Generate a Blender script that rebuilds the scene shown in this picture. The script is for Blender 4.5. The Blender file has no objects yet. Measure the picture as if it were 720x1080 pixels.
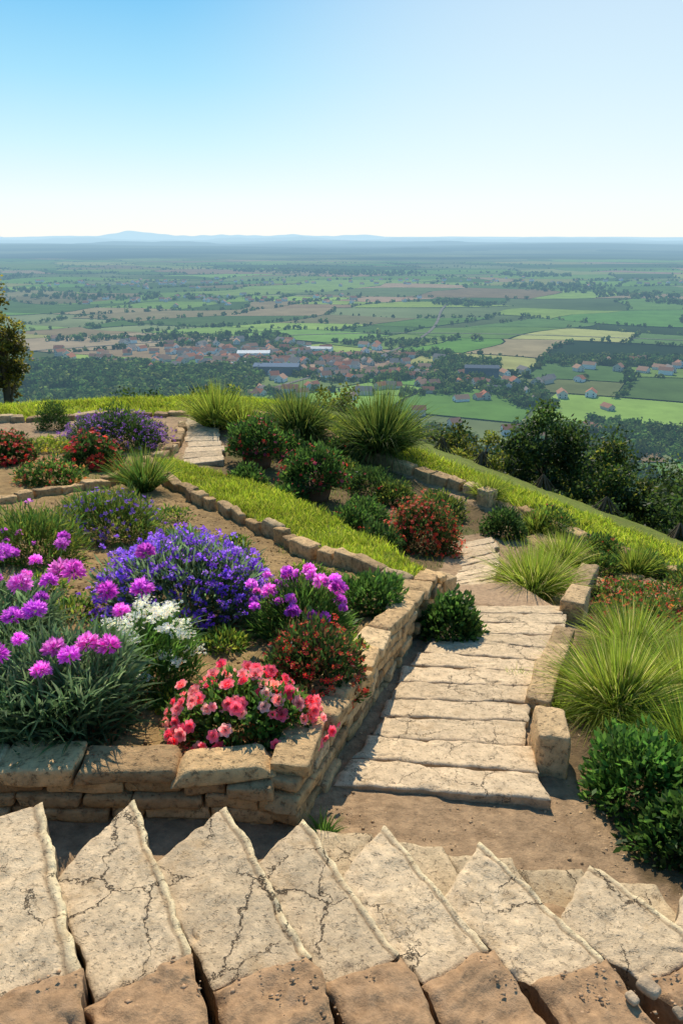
import bpy, math, numpy as np
from mathutils import Vector
rng=np.random.default_rng(7)
A=np.array
CZ=2.2
SUN_EL=math.radians(45); SUN_AZ=math.radians(-5)   # azimuth measured from +Y toward +X

# ------------------------------------------------------------------ helpers
class MB:
    def __init__(s): s.v=[];s.q=[];s.t=[];s.c=[];s.n=0
    def add(s,V,Q=None,T=None,C=(.5,.5,.5)):
        V=np.asarray(V,float).reshape(-1,3)
        C=np.asarray(C,float)
        if C.ndim==1: C=np.repeat(C[None,:],len(V),0)
        s.v.append(V);s.c.append(C)
        if Q is not None and len(Q): s.q.append(np.asarray(Q,int)+s.n)
        if T is not None and len(T): s.t.append(np.asarray(T,int)+s.n)
        s.n+=len(V)
    def build(s,name,mat,smooth=False,parent=None):
        me=bpy.data.meshes.new(name)
        V=np.concatenate(s.v);C=np.concatenate(s.c)
        Q=np.concatenate(s.q) if s.q else np.zeros((0,4),int)
        T=np.concatenate(s.t) if s.t else np.zeros((0,3),int)
        me.vertices.add(len(V));me.vertices.foreach_set('co',V.astype(np.float32).ravel())
        li=np.concatenate([Q.ravel(),T.ravel()]).astype(np.int32)
        me.loops.add(len(li));me.loops.foreach_set('vertex_index',li)
        ls=np.concatenate([np.arange(len(Q))*4,len(Q)*4+np.arange(len(T))*3]).astype(np.int32)
        me.polygons.add(len(ls));me.polygons.foreach_set('loop_start',ls)
        me.polygons.foreach_set('use_smooth',np.full(len(ls),smooth))
        a=me.attributes.new('col','FLOAT_COLOR','POINT')
        a.data.foreach_set('color',np.c_[np.clip(C,0,1),np.ones(len(C))].astype(np.float32).ravel())
        me.update(calc_edges=True);me.validate()
        me.materials.append(mat)
        o=bpy.data.objects.new(name,me);bpy.context.scene.collection.objects.link(o)
        if parent: o.parent=parent
        return o

def unit(v): return v/np.maximum(np.linalg.norm(v,axis=-1,keepdims=True),1e-9)
def randdir(n,zmin=-1):
    z=rng.uniform(zmin,1,n);a=rng.uniform(0,2*np.pi,n);r=np.sqrt(1-z*z)
    return np.c_[r*np.cos(a),r*np.sin(a),z]
def sn(p,scale,seed=0,k=7):
    g=np.random.default_rng(seed);p=np.asarray(p,float);d=p.shape[-1];o=0;tot=0
    for i in range(k):
        kv=g.normal(size=d);kv*=(1+.5*i)/np.linalg.norm(kv);w=1/(1+.35*i)
        o=o+w*np.sin((p*scale)@kv+g.uniform(0,6.28)+1.3*np.sin((p*scale*.7)@g.normal(size=d)));tot+=w
    return o/tot*1.5
def inpoly(x,y,P):
    r=np.zeros(x.shape,bool);n=len(P)
    for i in range(n):
        x1,y1=P[i];x2,y2=P[(i+1)%n]
        if y1==y2: continue
        c=((y1>y)!=(y2>y))&(x<(x2-x1)*(y-y1)/(y2-y1)+x1)
        r^=c
    return r
def mkfield(P):
    P=np.array(P,float);n=len(P)
    k=lambda a,b:np.sqrt(((a[:,None,:]-b[None,:,:])**2).sum(-1)+1.0)
    M=np.zeros((n+3,n+3));M[:n,:n]=k(P[:,:2],P[:,:2]);M[:n,n]=1;M[:n,n+1:]=P[:,:2];M[n:,:n]=M[:n,n:].T
    w=np.linalg.solve(M,np.r_[P[:,2],0,0,0])
    def f(x,y):
        Q=np.c_[np.clip(np.ravel(x),-9.5,8),np.clip(np.ravel(y),-1,17)]
        r=np.zeros(len(Q))
        for i in range(n): r+=w[i]*np.sqrt(((Q-P[i,:2])**2).sum(1)+1)
        return (r+w[n]+Q@w[n+1:]).reshape(np.shape(x))
    return f
Bf=mkfield([(-1.5,2.7,-.05),(-.2,2.7,-.07),(-4,2.7,.1),(.6,5.3,-.52),(-2.84,5.6,-.4),(-.3,7.3,-.9),(-2.65,10.4,-1.1),(-5,9,-.8),(-4,12,-1.15),(-9,12,-.9),(-7.5,16,-1.44),(-3.5,14,-1.3)])
Gf=mkfield([(-1.5,1.2,-.0),(0,1.2,-.08),(1.5,1.2,-.2),(-1.5,2.6,-.25),(-.2,2.6,-.3),(1,2.6,-.38),(2,2.6,-.5),(.55,3,-.42),(1.4,5.7,-.93),(1.7,8.7,-1.65),(1.7,3.64,-.6),(2.6,6,-1.15),(4,9,-2.0),(2.28,12,-1.93),(.74,13.7,-1.75),(-1.4,16,-1.44),(-1.43,12.2,-1.5),(-.43,10.6,-1.6),(-4,12,-1.15),(-9,12,-.9),(-7.5,16,-1.44),(5,5,-1.4),(8,3,-1.6),(-3.5,14,-1.3),(.9,6.6,-1.1)])
BED=[(-9,2.78),(-.27,2.78),(-.2,2.85),(.56,5.35),(.8,6.1),(.4,7.3),(-.2,8.6),(-.9,9.7),(-1.9,10.6),(-2.6,11.3),(-3.3,12.5),(-9,13)]
RI=[(-12,13.4),(-6.5,14.5),(-4.9,15.2),(-3.3,15.4),(-2.1,15.2),(-1.0,14.8),(.6,13.25),(2.0,12.05),(2.9,11.1),(3.6,10.08),(4.28,8.9),(4.98,7.5),(5.9,6.0),(6.9,4.6),(9,2.0),(9,-30),(-12,-30)]
RIDGE=[(-400,30),(-40,18),(-12,15),(-8.2,15),(-7.4,15.7),(-5.8,16.7),(-3.7,16.9),(-2.6,16.8),(-1.5,16),(-.4,14.8),(.73,13.7),(1.55,12.8),(2.4,11.9),(3.1,11.1),(3.8,10.1),(4.5,8.9),(5.2,7.5),(6.2,5.9),(8.5,3.5),(14,-1),(60,-40),(400,-100)]
RPOLY=RIDGE+[(400,-3000),(-400,-3000)]
STRIP=[(-3.0,10.9),(-2.7,10.4),(-1.9,9.2),(-1.3,8.4),(-.7,7.6),(-.3,6.8),(.2,6.2),(.6,5.7),(.75,6.05),(.4,7.2),(-.2,8.5),(-.9,9.6),(-1.9,10.5),(-2.6,11.2)]
MIDP=[(.8,6.3),(.45,7.4),(-.2,8.7),(-2.2,11.2),(-2,14.5),(-1,14.4),(.7,12.9),(2.3,11),(2.5,10.3),(1.5,9.5),(1.2,8)]
def ridge_near(x,y):
    best=np.full(x.shape,1e9);bx=np.zeros(x.shape);by=np.zeros(x.shape)
    for (x1,y1),(x2,y2) in zip(RIDGE[:-1],RIDGE[1:]):
        dx,dy=x2-x1,y2-y1;t=np.clip(((x-x1)*dx+(y-y1)*dy)/(dx*dx+dy*dy),0,1)
        px,py=x1+t*dx,y1+t*dy;d=np.hypot(x-px,y-py);m=d<best
        best=np.where(m,d,best);bx=np.where(m,px,bx);by=np.where(m,py,by)
    return best,bx,by
def terrain(x,y):
    x=np.asarray(x,float);y=np.asarray(y,float)
    d,bx,by=ridge_near(x,y)
    inside=inpoly(x,y,RPOLY)
    z=np.where(inpoly(x,y,BED),Bf(x,y),Gf(x,y))
    bump=.10*np.exp(-(d/.5)**2)
    zo=Gf(bx,by)-.72*(d-3.2*(1-np.exp(-d/3.2)))+.10*np.exp(-(d/.9)**2)+np.minimum(d*.04,2.)*sn(np.stack([x,y],-1),.12,3)
    z=np.where(inside,z+bump,zo)
    z=z+np.where(inpoly(x,y,STRIP),.06,0)
    return np.maximum(z,-156)
def tz(x,y): return float(terrain(A([x]),A([y]))[0])

# ------------------------------------------------------------------ materials
def newmat(name):
    m=bpy.data.materials.new(name);m.use_nodes=True;nt=m.node_tree;nt.nodes.clear();return m,nt
def N(nt,t,**k):
    n=nt.nodes.new(t)
    for a,b in k.items():
        if a.startswith('i_'):
            n.inputs[a[2:].replace('_',' ')].default_value=b
        else: setattr(n,a,b)
    return n
def attr_mat(name,rough=.9,nscale=8,namt=.35,bump=.3,bscale=30,bdist=.01,trans=0,haze=0,cracks=0,spec=.2,blot=None,tgain=1.5,cw=.016,pits=0):
    m,nt=newmat(name);L=nt.links.new
    out=N(nt,'ShaderNodeOutputMaterial')
    at=N(nt,'ShaderNodeAttribute',attribute_name='col')
    geo=N(nt,'ShaderNodeNewGeometry')
    col=at.outputs['Color']
    if namt:
        no=N(nt,'ShaderNodeTexNoise',i_Scale=nscale,i_Detail=5,i_Roughness=.68);L(geo.outputs['Position'],no.inputs['Vector'])
        mr=N(nt,'ShaderNodeMapRange');mr.inputs['From Min'].default_value=.25;mr.inputs['From Max'].default_value=.75
        mr.inputs['To Min'].default_value=1-namt;mr.inputs['To Max'].default_value=1+namt*.7
        L(no.outputs['Fac'],mr.inputs['Value'])
        mul=N(nt,'ShaderNodeVectorMath',operation='SCALE');L(at.outputs['Color'],mul.inputs[0]);L(mr.outputs[0],mul.inputs['Scale'])
        col=mul.outputs[0]
    if blot:
        n2=N(nt,'ShaderNodeTexNoise',i_Scale=blot[0],i_Detail=6,i_Roughness=.75);L(geo.outputs['Position'],n2.inputs['Vector'])
        r2=N(nt,'ShaderNodeMapRange',i_From_Min=blot[1],i_From_Max=blot[1]+.12);r2.inputs['To Max'].default_value=blot[2]
        L(n2.outputs['Fac'],r2.inputs['Value'])
        mx=N(nt,'ShaderNodeMix',data_type='RGBA');L(r2.outputs[0],mx.inputs[0]);L(col,mx.inputs[6]);mx.inputs[7].default_value=(*blot[3],1)
        col=mx.outputs[2]
    if bump:
        hgt=N(nt,'ShaderNodeTexNoise',i_Scale=bscale,i_Detail=5,i_Roughness=.7);L(geo.outputs['Position'],hgt.inputs['Vector'])
        h=hgt.outputs['Fac']
    if pits:
        pv=N(nt,'ShaderNodeTexNoise',i_Scale=pits,i_Detail=3,i_Roughness=.8);L(geo.outputs['Position'],pv.inputs['Vector'])
        pm=N(nt,'ShaderNodeMapRange',i_From_Min=.34,i_From_Max=.43);L(pv.outputs['Fac'],pm.inputs['Value'])
        mx=N(nt,'ShaderNodeMix',data_type='RGBA');pf=N(nt,'ShaderNodeMapRange');pf.inputs['To Min'].default_value=.55;L(pm.outputs[0],pf.inputs['Value'])
        L(pf.outputs[0],mx.inputs[0]);mx.inputs[6].default_value=(.14,.085,.045,1);L(col,mx.inputs[7]);col=mx.outputs[2]
        hm=N(nt,'ShaderNodeMath',operation='MULTIPLY_ADD');L(pm.outputs[0],hm.inputs[0]);hm.inputs[1].default_value=.4;L(h,hm.inputs[2]);h=hm.outputs[0]
    if cracks:
        dn=N(nt,'ShaderNodeTexNoise',i_Scale=6,i_Detail=6,i_Roughness=.7);L(geo.outputs['Position'],dn.inputs['Vector'])
        sc=N(nt,'ShaderNodeVectorMath',operation='SCALE');sc.inputs['Scale'].default_value=.2;L(dn.outputs['Color'],sc.inputs[0])
        ad=N(nt,'ShaderNodeVectorMath',operation='ADD');L(geo.outputs['Position'],ad.inputs[0]);L(sc.outputs[0],ad.inputs[1])
        vo=N(nt,'ShaderNodeTexVoronoi',feature='DISTANCE_TO_EDGE',i_Scale=cracks);L(ad.outputs[0],vo.inputs['Vector'])
        bn=N(nt,'ShaderNodeTexNoise',i_Scale=3.4,i_Detail=3);L(geo.outputs['Position'],bn.inputs['Vector'])
        br=N(nt,'ShaderNodeMapRange',i_From_Min=.46,i_From_Max=.64);br.inputs['To Min'].default_value=.0015;br.inputs['To Max'].default_value=cw
        L(bn.outputs['Fac'],br.inputs['Value'])
        dv=N(nt,'ShaderNodeMath',operation='DIVIDE',use_clamp=True);L(vo.outputs['Distance'],dv.inputs[0]);L(br.outputs[0],dv.inputs[1])
        mx=N(nt,'ShaderNodeMix',data_type='RGBA');L(dv.outputs[0],mx.inputs[0]);mx.inputs[6].default_value=(.06,.037,.02,1);L(col,mx.inputs[7]);col=mx.outputs[2]
        hm=N(nt,'ShaderNodeMath',operation='MULTIPLY_ADD');L(dv.outputs[0],hm.inputs[0]);hm.inputs[1].default_value=1.0;L(h,hm.inputs[2]);h=hm.outputs[0]
    bs=N(nt,'ShaderNodeBsdfPrincipled',i_Roughness=rough);bs.inputs['Specular IOR Level'].default_value=spec
    L(col,bs.inputs['Base Color'])
    if bump:
        bp=N(nt,'ShaderNodeBump',i_Strength=bump,i_Distance=bdist);L(h,bp.inputs['Height']);L(bp.outputs[0],bs.inputs['Normal'])
    sh=bs.outputs[0]
    if trans:
        tr=N(nt,'ShaderNodeBsdfTranslucent');g=N(nt,'ShaderNodeVectorMath',operation='SCALE');g.inputs['Scale'].default_value=tgain
        L(col,g.inputs[0]);L(g.outputs[0],tr.inputs['Color'])
        ms=N(nt,'ShaderNodeMixShader');ms.inputs[0].default_value=trans;L(sh,ms.inputs[1]);L(tr.outputs[0],ms.inputs[2]);sh=ms.outputs[0]
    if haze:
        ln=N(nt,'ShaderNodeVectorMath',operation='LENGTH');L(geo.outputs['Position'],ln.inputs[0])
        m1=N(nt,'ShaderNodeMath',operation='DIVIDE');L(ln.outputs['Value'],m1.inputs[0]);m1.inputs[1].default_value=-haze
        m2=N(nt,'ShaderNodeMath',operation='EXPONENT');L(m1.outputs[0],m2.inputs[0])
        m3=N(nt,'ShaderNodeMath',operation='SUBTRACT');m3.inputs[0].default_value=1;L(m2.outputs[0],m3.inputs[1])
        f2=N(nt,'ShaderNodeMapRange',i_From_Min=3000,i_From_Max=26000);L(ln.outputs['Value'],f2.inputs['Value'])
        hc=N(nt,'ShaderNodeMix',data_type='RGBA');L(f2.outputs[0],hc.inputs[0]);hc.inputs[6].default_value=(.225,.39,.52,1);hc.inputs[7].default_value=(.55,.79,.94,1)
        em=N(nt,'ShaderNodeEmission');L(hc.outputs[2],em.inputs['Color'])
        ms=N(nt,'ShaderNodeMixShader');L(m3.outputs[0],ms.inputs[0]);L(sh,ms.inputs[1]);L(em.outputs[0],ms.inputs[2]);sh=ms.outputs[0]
    L(sh,out.inputs['Surface'])
    return m
M_ground=attr_mat('soil_mat',nscale=14,namt=.5,bump=.9,bscale=45,bdist=.018,blot=(5,.53,.45,(.16,.09,.04)))
M_slab=attr_mat('cracked_stone_mat',nscale=22,namt=.35,bump=.9,bscale=65,bdist=.009,cracks=3.3,cw=.022,blot=(6,.54,.55,(.42,.27,.13)),pits=50)
M_path=attr_mat('path_stone_mat',nscale=16,namt=.35,bump=.9,bscale=60,bdist=.008,cracks=4.5,cw=.014,blot=(6,.55,.5,(.40,.26,.13)),pits=45)
M_dirtstone=attr_mat('dirt_stone_mat',nscale=25,namt=.45,bump=.9,bscale=50,bdist=.010,blot=(9,.5,.5,(.46,.29,.16)))
M_wall=attr_mat('wall_stone_mat',nscale=14,namt=.45,bump=1,bscale=40,bdist=.014,blot=(10,.57,.5,(.20,.115,.05)),pits=28)
M_leaf=attr_mat('foliage_mat',rough=.55,namt=0,bump=0,trans=.42,spec=.3,tgain=2.1)
M_grass=attr_mat('grass_mat',rough=.6,namt=0,bump=0,trans=.5,spec=.2,tgain=2.2)
M_bark=attr_mat('bark_mat',nscale=20,bump=.8,bscale=30)
M_pot=attr_mat('terracotta_mat',nscale=10,namt=.25,bump=.2)
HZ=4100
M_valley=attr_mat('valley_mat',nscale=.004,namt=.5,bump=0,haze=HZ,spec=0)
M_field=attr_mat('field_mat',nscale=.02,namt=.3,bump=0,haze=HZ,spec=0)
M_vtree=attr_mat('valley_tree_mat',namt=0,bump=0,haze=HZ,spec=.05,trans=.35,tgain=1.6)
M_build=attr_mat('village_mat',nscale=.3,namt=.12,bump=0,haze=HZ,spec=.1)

# ------------------------------------------------------------------ terrain
def grow(a,b,step,out,n,f=1.13):
    c=list(np.arange(a,b+1e-6,step));lo=[];x=a;s=step
    while x>-out: s*=f;x-=s;lo.append(x)
    hi=[];x=c[-1];s=step
    while x<out: s*=f;x+=s;hi.append(x)
    return A(lo[::-1]+c+hi)
xs=grow(-9,7,.05,420,0);ys=A([-60,-30,-12,-5,-2,-1]+list(np.arange(0,17.5,.05)))
y=ys[-1];s=.05;ex=[]
while y<420: s*=1.1;y+=s;ex.append(y)
ys=np.r_[ys,ex]
X,Y=np.meshgrid(xs,ys);Z=terrain(X,Y)
P2=np.stack([X,Y],-1)
near=(np.abs(X)<10)&(Y<18)
inbed=inpoly(X,Y,BED);instrip=inpoly(X,Y,STRIP)
Z=Z+np.where(near,.008*sn(P2,9,1)+.006*sn(P2,23,2),0)+np.where(inbed,.012*sn(P2,14,5),0)
soil=A([.37,.23,.09]);dirt=A([.45,.29,.155]);grs=A([.18,.22,.025])
C=np.broadcast_to(dirt,X.shape+(3,)).copy()
C[inbed]=soil
g1=~inpoly(X,Y,RI)
C[g1|instrip]=grs
mid=inpoly(X,Y,MIDP)
C[mid]=A([.19,.125,.05])
rt=inpoly(X,Y,[(1.3,2.4),(1.2,3.4),(2.2,6.1),(3,8),(4.1,8.5),(9,1),(4,0)])
C[rt]=A([.17,.11,.05])
dR,_,_=ridge_near(X,Y)
far=(~inpoly(X,Y,RPOLY))&(dR>3);C[far]=A([.05,.075,.02])
gm=.5+.5*sn(P2,1.7,8);C=C*(1-.25*gm[...,None])
w=np.clip(sn(P2,2.6,12)*1.2-.1,0,1)*(inbed|mid)*.5
C=C*(1-w[...,None])+A([.13,.15,.03])*w[...,None]
ny,nx=X.shape;idx=np.arange(nx*ny).reshape(ny,nx)
Q=np.stack([idx[:-1,:-1],idx[:-1,1:],idx[1:,1:],idx[1:,:-1]],-1).reshape(-1,4)
mb=MB();mb.add(np.stack([X,Y,Z],-1),Q,C=C.reshape(-1,3));mb.build('hill_ground',M_ground,True)

# ------------------------------------------------------------------ stones
pr=A([-1,-.97,-.88,-.6,-.2,.2,.6,.88,.97,1.])
gi,gj=np.meshgrid(pr,pr);k=len(pr);one=np.ones(gi.size)
faces=[np.c_[gi.ravel(),gj.ravel(),one],np.c_[gj.ravel(),gi.ravel(),-one],np.c_[one,gi.ravel(),gj.ravel()],np.c_[-one,gj.ravel(),gi.ravel()],np.c_[gj.ravel(),one,gi.ravel()],np.c_[gi.ravel(),-one,gj.ravel()]]
CUBE=np.concatenate(faces);ii=np.arange(k*k).reshape(k,k)
q1=np.stack([ii[:-1,:-1],ii[:-1,1:],ii[1:,1:],ii[1:,:-1]],-1).reshape(-1,4)
CUBEQ=np.concatenate([q1+f*k*k for f in range(6)])
def stone(mb,c,dims,yaw=0,pitch=0,col=(.4,.3,.2),r=.015,amp=.008,roll=0,sk=.06):
    h=A(dims)/2;r=min(r,h.min()*.8)
    p=CUBE*h
    inner=np.clip(p,-h+r,h-r);d=p-inner;p=inner+r*unit(d)*(np.linalg.norm(d,axis=1,keepdims=True)>1e-9)
    sd=int(rng.integers(1e6))
    q=p+rng.uniform(-50,50,3)
    p=p+unit(p)*(amp*sn(q,16,sd)+amp*.6*sn(q,45,sd+1))[:,None]
    sh=rng.normal(0,sk,3);p[:,0]*=1+sh[0]*CUBE[:,2];p[:,1]*=1+sh[1]*CUBE[:,0];p[:,2]*=1+sh[2]*CUBE[:,0]
    cp,sp=math.cos(pitch),math.sin(pitch)
    R2=A([[cp,0,-sp],[0,1,0],[sp,0,cp]])
    cr,sr=math.cos(roll),math.sin(roll);R1=A([[1,0,0],[0,cr,-sr],[0,sr,cr]])
    cy,sy=math.cos(yaw),math.sin(yaw);R3=A([[cy,-sy,0],[sy,cy,0],[0,0,1]])
    p=p@R1.T@R2.T@R3.T+A(c)
    mb.add(p,CUBEQ,C=A(col)*rng.uniform(.7,1.2))
WC=[(.62,.40,.19),(.52,.32,.14),(.66,.46,.24),(.42,.26,.12),(.58,.37,.17)]
def wall(name,pts,tops,bases,courses=4,thick=.17,cop=.26,coph=.06,parent=None):
    pts=np.array(pts,float)
    mbw=MB();seg=np.diff(pts,axis=0);ln=np.hypot(seg[:,0],seg[:,1]);cum=np.r_[0,np.cumsum(ln)];tot=cum[-1]
    def at(s):
        i=min(np.searchsorted(cum,s,side='right')-1,len(ln)-1);i=max(i,0);t=(s-cum[i])/ln[i]
        p=pts[i]+seg[i]*t
        return p,math.atan2(seg[i][1],seg[i][0]),np.interp(s,cum,tops),np.interp(s,cum,bases)
    for c in range(courses):
        s=-rng.uniform(0,.1)
        while s<tot:
            l=rng.uniform(.12,.36);l=min(l,tot-s+.03)
            if l<.05: break
            m=min(max(s+l/2,0.01),tot-.01)
            p,yaw,zt,zb=at(m);zt-=coph
            _,_,zt2,zb2=at(min(m+.05,tot));pit=math.atan2((zt2-coph-zt)*((c+.5)/courses)+(zb2-zb)*(1-(c+.5)/courses),max(min(m+.05,tot)-m,.01))
            h=(zt-zb)/courses;zc=zb+h*(c+.5)
            nrm=A([-math.sin(yaw),math.cos(yaw)]);off=rng.normal(0,.014)
            stone(mbw,(p[0]+nrm[0]*off,p[1]+nrm[1]*off,zc),(l-.008,thick+rng.uniform(-.02,.02),h-.005),yaw+rng.normal(0,.03),pit+rng.normal(0,.025),WC[rng.integers(5)],r=.016,amp=.009,sk=.05)
            s+=l
    s=0
    while s<tot:
        l=rng.uniform(.22,.46);l=min(l,tot-s)
        if l<.08: break
        m=s+l/2;p,yaw,zt,zb=at(m);_,_,zt2,_=at(min(m+.05,tot));pit=math.atan2(zt2-zt,max(min(m+.05,tot)-m,.01))
        stone(mbw,(p[0],p[1],zt-coph/2+rng.uniform(0,.012)),(l-.006,cop+rng.uniform(-.04,.04),coph+rng.uniform(0,.025)),yaw+rng.normal(0,.09),pit+rng.normal(0,.03),A(WC[rng.integers(5)])*1.1,r=.018,amp=.010,roll=rng.normal(0,.05),sk=.09)
        s+=l
    return mbw.build(name,M_wall,True,parent)
wall('stone_retaining_wall',[(-3.0,2.72),(-.33,2.72)],[.03,0.0],[-.3,-.37],courses=4,coph=.07,cop=.21)
wall('stone_retaining_wall',[(-.27,2.68),(.17,4.1),(.62,5.42),(.84,6.1)],[0.0,-.22,-.46,-.66],[-.42,-.62,-.95,-1.1],courses=5,coph=.06,cop=.20)

def edging(name,pts,size=(.3,.14,.16),lift=.03,gap=.01,cols=WC):
    m=MB();pts=np.array(pts,float);seg=np.diff(pts,axis=0);ln=np.hypot(seg[:,0],seg[:,1]);cum=np.r_[0,np.cumsum(ln)];s=0
    while s<cum[-1]-.05:
        l=size[0]*rng.uniform(.6,1.35);mm=min(s+l/2,cum[-1]);x=np.interp(mm,cum,pts[:,0]);y=np.interp(mm,cum,pts[:,1])
        i=min(np.searchsorted(cum,mm,side='right')-1,len(seg)-1);yaw=math.atan2(seg[i][1],seg[i][0])
        x2,y2=x+math.cos(yaw)*.2,y+math.sin(yaw)*.2
        z=max(tz(x,y),tz(x-.1*math.sin(yaw),y+.1*math.cos(yaw)),tz(x+.1*math.sin(yaw),y-.1*math.cos(yaw)))
        pit=math.atan2(float(Gf(A([x2]),A([y2]))[0]-Gf(A([x]),A([y]))[0]),.2)
        stone(m,(x+rng.normal(0,.02),y+rng.normal(0,.02),z+lift-size[2]/2+size[2]*.35+rng.normal(0,.018)),(l-gap,size[1]*rng.uniform(.7,1.25),size[2]),yaw+rng.normal(0,.14),pit+rng.normal(0,.05),A(cols[rng.integers(len(cols))])*.9,r=.025,amp=.015)
        s+=l
    return m.build(name,M_wall,True)
edging('stone_edging',[(-2.95,10.7),(-2.7,10.3),(-1.95,9.1),(-1.35,8.3),(-.75,7.5),(-.35,6.75),(.15,6.12),(.6,5.62)],(.32,.13,.2))
edging('stone_edging',[(-5.2,7.6),(-4.0,8.2),(-3.6,8.9),(-3.2,9.5),(-2.95,10.4),(-2.9,12.5),(-3.1,14.3)],(.32,.15,.2))
edging('stone_edging',[(-7.5,14.2),(-6.5,14.4),(-4.9,15.1),(-3.3,15.3)],(.4,.2,.2))
edging('stone_edging',[(-1.9,15.1),(-1.0,14.7),(.55,13.15),(1.9,11.95),(2.3,11.6)],(.36,.22,.34),lift=.05)
edging('stone_edging',[(2.85,11.0),(3.5,10.0),(4.18,8.85),(4.88,7.45),(5.8,5.95)],(.36,.2,.24),lift=.01)
edging('stone_edging',[(2.75,9.9),(3.25,9.1),(3.75,8.1),(4.25,7.1)],(.5,.36,.14),lift=-.02)
edging('stone_edging',[(2.6,8.4),(2.9,7.6),(3.2,6.9)],(.5,.3,.2),lift=0)

def block(x,y,d,yaw,zoff=0,col=(.60,.40,.20)):
    m=MB();stone(m,(x,y,tz(x,y)+d[2]/2-.04+zoff),d,yaw,0,col,r=.022,amp=.014);return m.build('stone_block',M_wall,True)
block(1.13,3.33,(.32,.17,.31),1.40)
block(1.30,4.08,(.5,.17,.20),1.18);block(1.50,4.55,(.42,.16,.18),1.12);block(1.68,4.98,(.4,.16,.16),1.12)
block(2.12,6.0,(.40,.20,.30),1.1);block(2.32,6.48,(.46,.17,.2),1.1);block(2.62,7.25,(.6,.2,.28),1.05)
block(.93,6.2,(.2,.2,.3),.9);block(2.35,11.3,(.26,.24,.3),.8)

# ------------------------------------------------------------------ slabs
def slab(mb,cs,zs,th=.12,col=(.5,.42,.31),n=26,lit_edge=None,rough=.006,jit=.012,rr=.018,chip=.02,side=.7):
    cs=np.array(cs,float);zs=np.broadcast_to(np.array(zs,float),4)
    t=np.r_[0,.012,.03,np.linspace(.07,.93,n-6),.97,.988,1]
    U,V=np.meshgrid(t,t)
    w=[(1-U)*(1-V),U*(1-V),U*V,(1-U)*V]
    x=sum(w[i]*cs[i,0] for i in range(4));y=sum(w[i]*cs[i,1] for i in range(4));z=sum(w[i]*zs[i] for i in range(4))
    du=np.minimum(U,1-U)*np.linalg.norm(cs[1]-cs[0]);dv=np.minimum(V,1-V)*np.linalg.norm(cs[3]-cs[0]);de=np.minimum(du,dv)
    sd=int(rng.integers(1e6));p=np.stack([x,y],-1);o=rng.uniform(-9,9,2)
    x=x+jit*sn(p+o,11,sd)+jit*.4*sn(p+o,37,sd+7);y=y+jit*sn(p+o,11,sd+1)+jit*.4*sn(p+o,37,sd+8)
    z=z-rr*np.clip(1-de/(rr*1.3),0,1)**2+rough*sn(p+o,9,sd+2)+rough*.6*sn(p+o,31,sd+3)
    z=z-np.where(de<.04,1,0)*np.clip(sn(p+o,26,sd+4)-.5,0,1)*chip
    c=np.broadcast_to(A(col)*rng.uniform(.86,1.1),x.shape+(3,)).copy()
    if lit_edge is not None:
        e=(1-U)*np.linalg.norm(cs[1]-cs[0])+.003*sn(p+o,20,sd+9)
        k=np.clip(1-(e-.022)/.006,0,1)[...,None]*np.clip(.85+.4*sn(p+o,8,sd+10),.3,1)[...,None];c=c*(1-k)+A(lit_edge)*k  # sunlit riser painted into the slab colour as a pale strip
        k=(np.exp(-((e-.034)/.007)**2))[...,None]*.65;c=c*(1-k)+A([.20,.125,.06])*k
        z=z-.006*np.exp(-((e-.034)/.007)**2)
    n0=len(t);V3=np.stack([x,y,z],-1);ii=np.arange(n0*n0).reshape(n0,n0)
    Q=np.stack([ii[:-1,:-1],ii[:-1,1:],ii[1:,1:],ii[1:,:-1]],-1).reshape(-1,4)
    ar=.5*np.sum(cs[:,0]*np.roll(cs[:,1],-1)-np.roll(cs[:,0],-1)*cs[:,1])
    if ar<0: Q=Q[:,::-1]
    mb.add(V3,Q,C=c.reshape(-1,3))
    ring=np.r_[ii[0,:],ii[1:,-1],ii[-1,-2::-1],ii[-2:0:-1,0]]
    top=V3.reshape(-1,3)[ring];bot=top.copy();bot[:,2]-=th
    m=len(ring);a=np.arange(m);b=(a+1)%m
    q=np.c_[a,a+m,b+m,b]
    if ar<0:q=q[:,::-1]
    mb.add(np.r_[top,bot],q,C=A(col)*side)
S=[([(-1.46,2.06),(-1.16,2.29),(-.775,1.58),(-1.12,1.40)],.16),
   ([(-1.00,1.97),(-.82,2.36),(-.455,1.66),(-.71,1.50)],.11),
   ([(-.70,2.06),(-.46,2.39),(-.105,1.70),(-.38,1.58)],.055),
   ([(-.35,2.06),(-.16,2.39),(.185,1.75),(-.04,1.62)],.005),
   ([(-.01,2.07),(.17,2.37),(.495,1.80),(.26,1.66)],-.035),
   ([(.35,2.03),(.56,2.33),(.875,1.79),(.615,1.68)],-.075),
   ([(.77,1.95),(.98,2.27),(1.285,1.85),(1.01,1.74)],-.115),
   ([(1.17,1.94),(1.36,2.24),(1.7,1.85),(1.4,1.7)],-.15),
   ([(-1.85,2.15),(-1.55,2.25),(-1.175,1.5),(-1.5,1.4)],.20)]
mb=MB()
for cs,z in S:
    slab(mb,cs,[z,z-.01,z+.01,z+.02],th=.28,col=(.66,.485,.29),lit_edge=(.85,.67,.38),n=56,rr=.008,chip=.018,rough=.008,side=.5)
mb.build('stone_steps',M_slab,True)
mb=MB()
for cs,z in S:
    cs=np.array(cs);d=A([.16,-.42])
    lb,rb=cs[3],cs[2]
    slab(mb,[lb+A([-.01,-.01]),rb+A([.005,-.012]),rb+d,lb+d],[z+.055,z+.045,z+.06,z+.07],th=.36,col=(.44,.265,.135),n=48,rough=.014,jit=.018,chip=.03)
mb.build('dirt_covered_steps',M_dirtstone,True)
mb=MB()
xs_=np.linspace(-.1,1.35,6)
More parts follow.
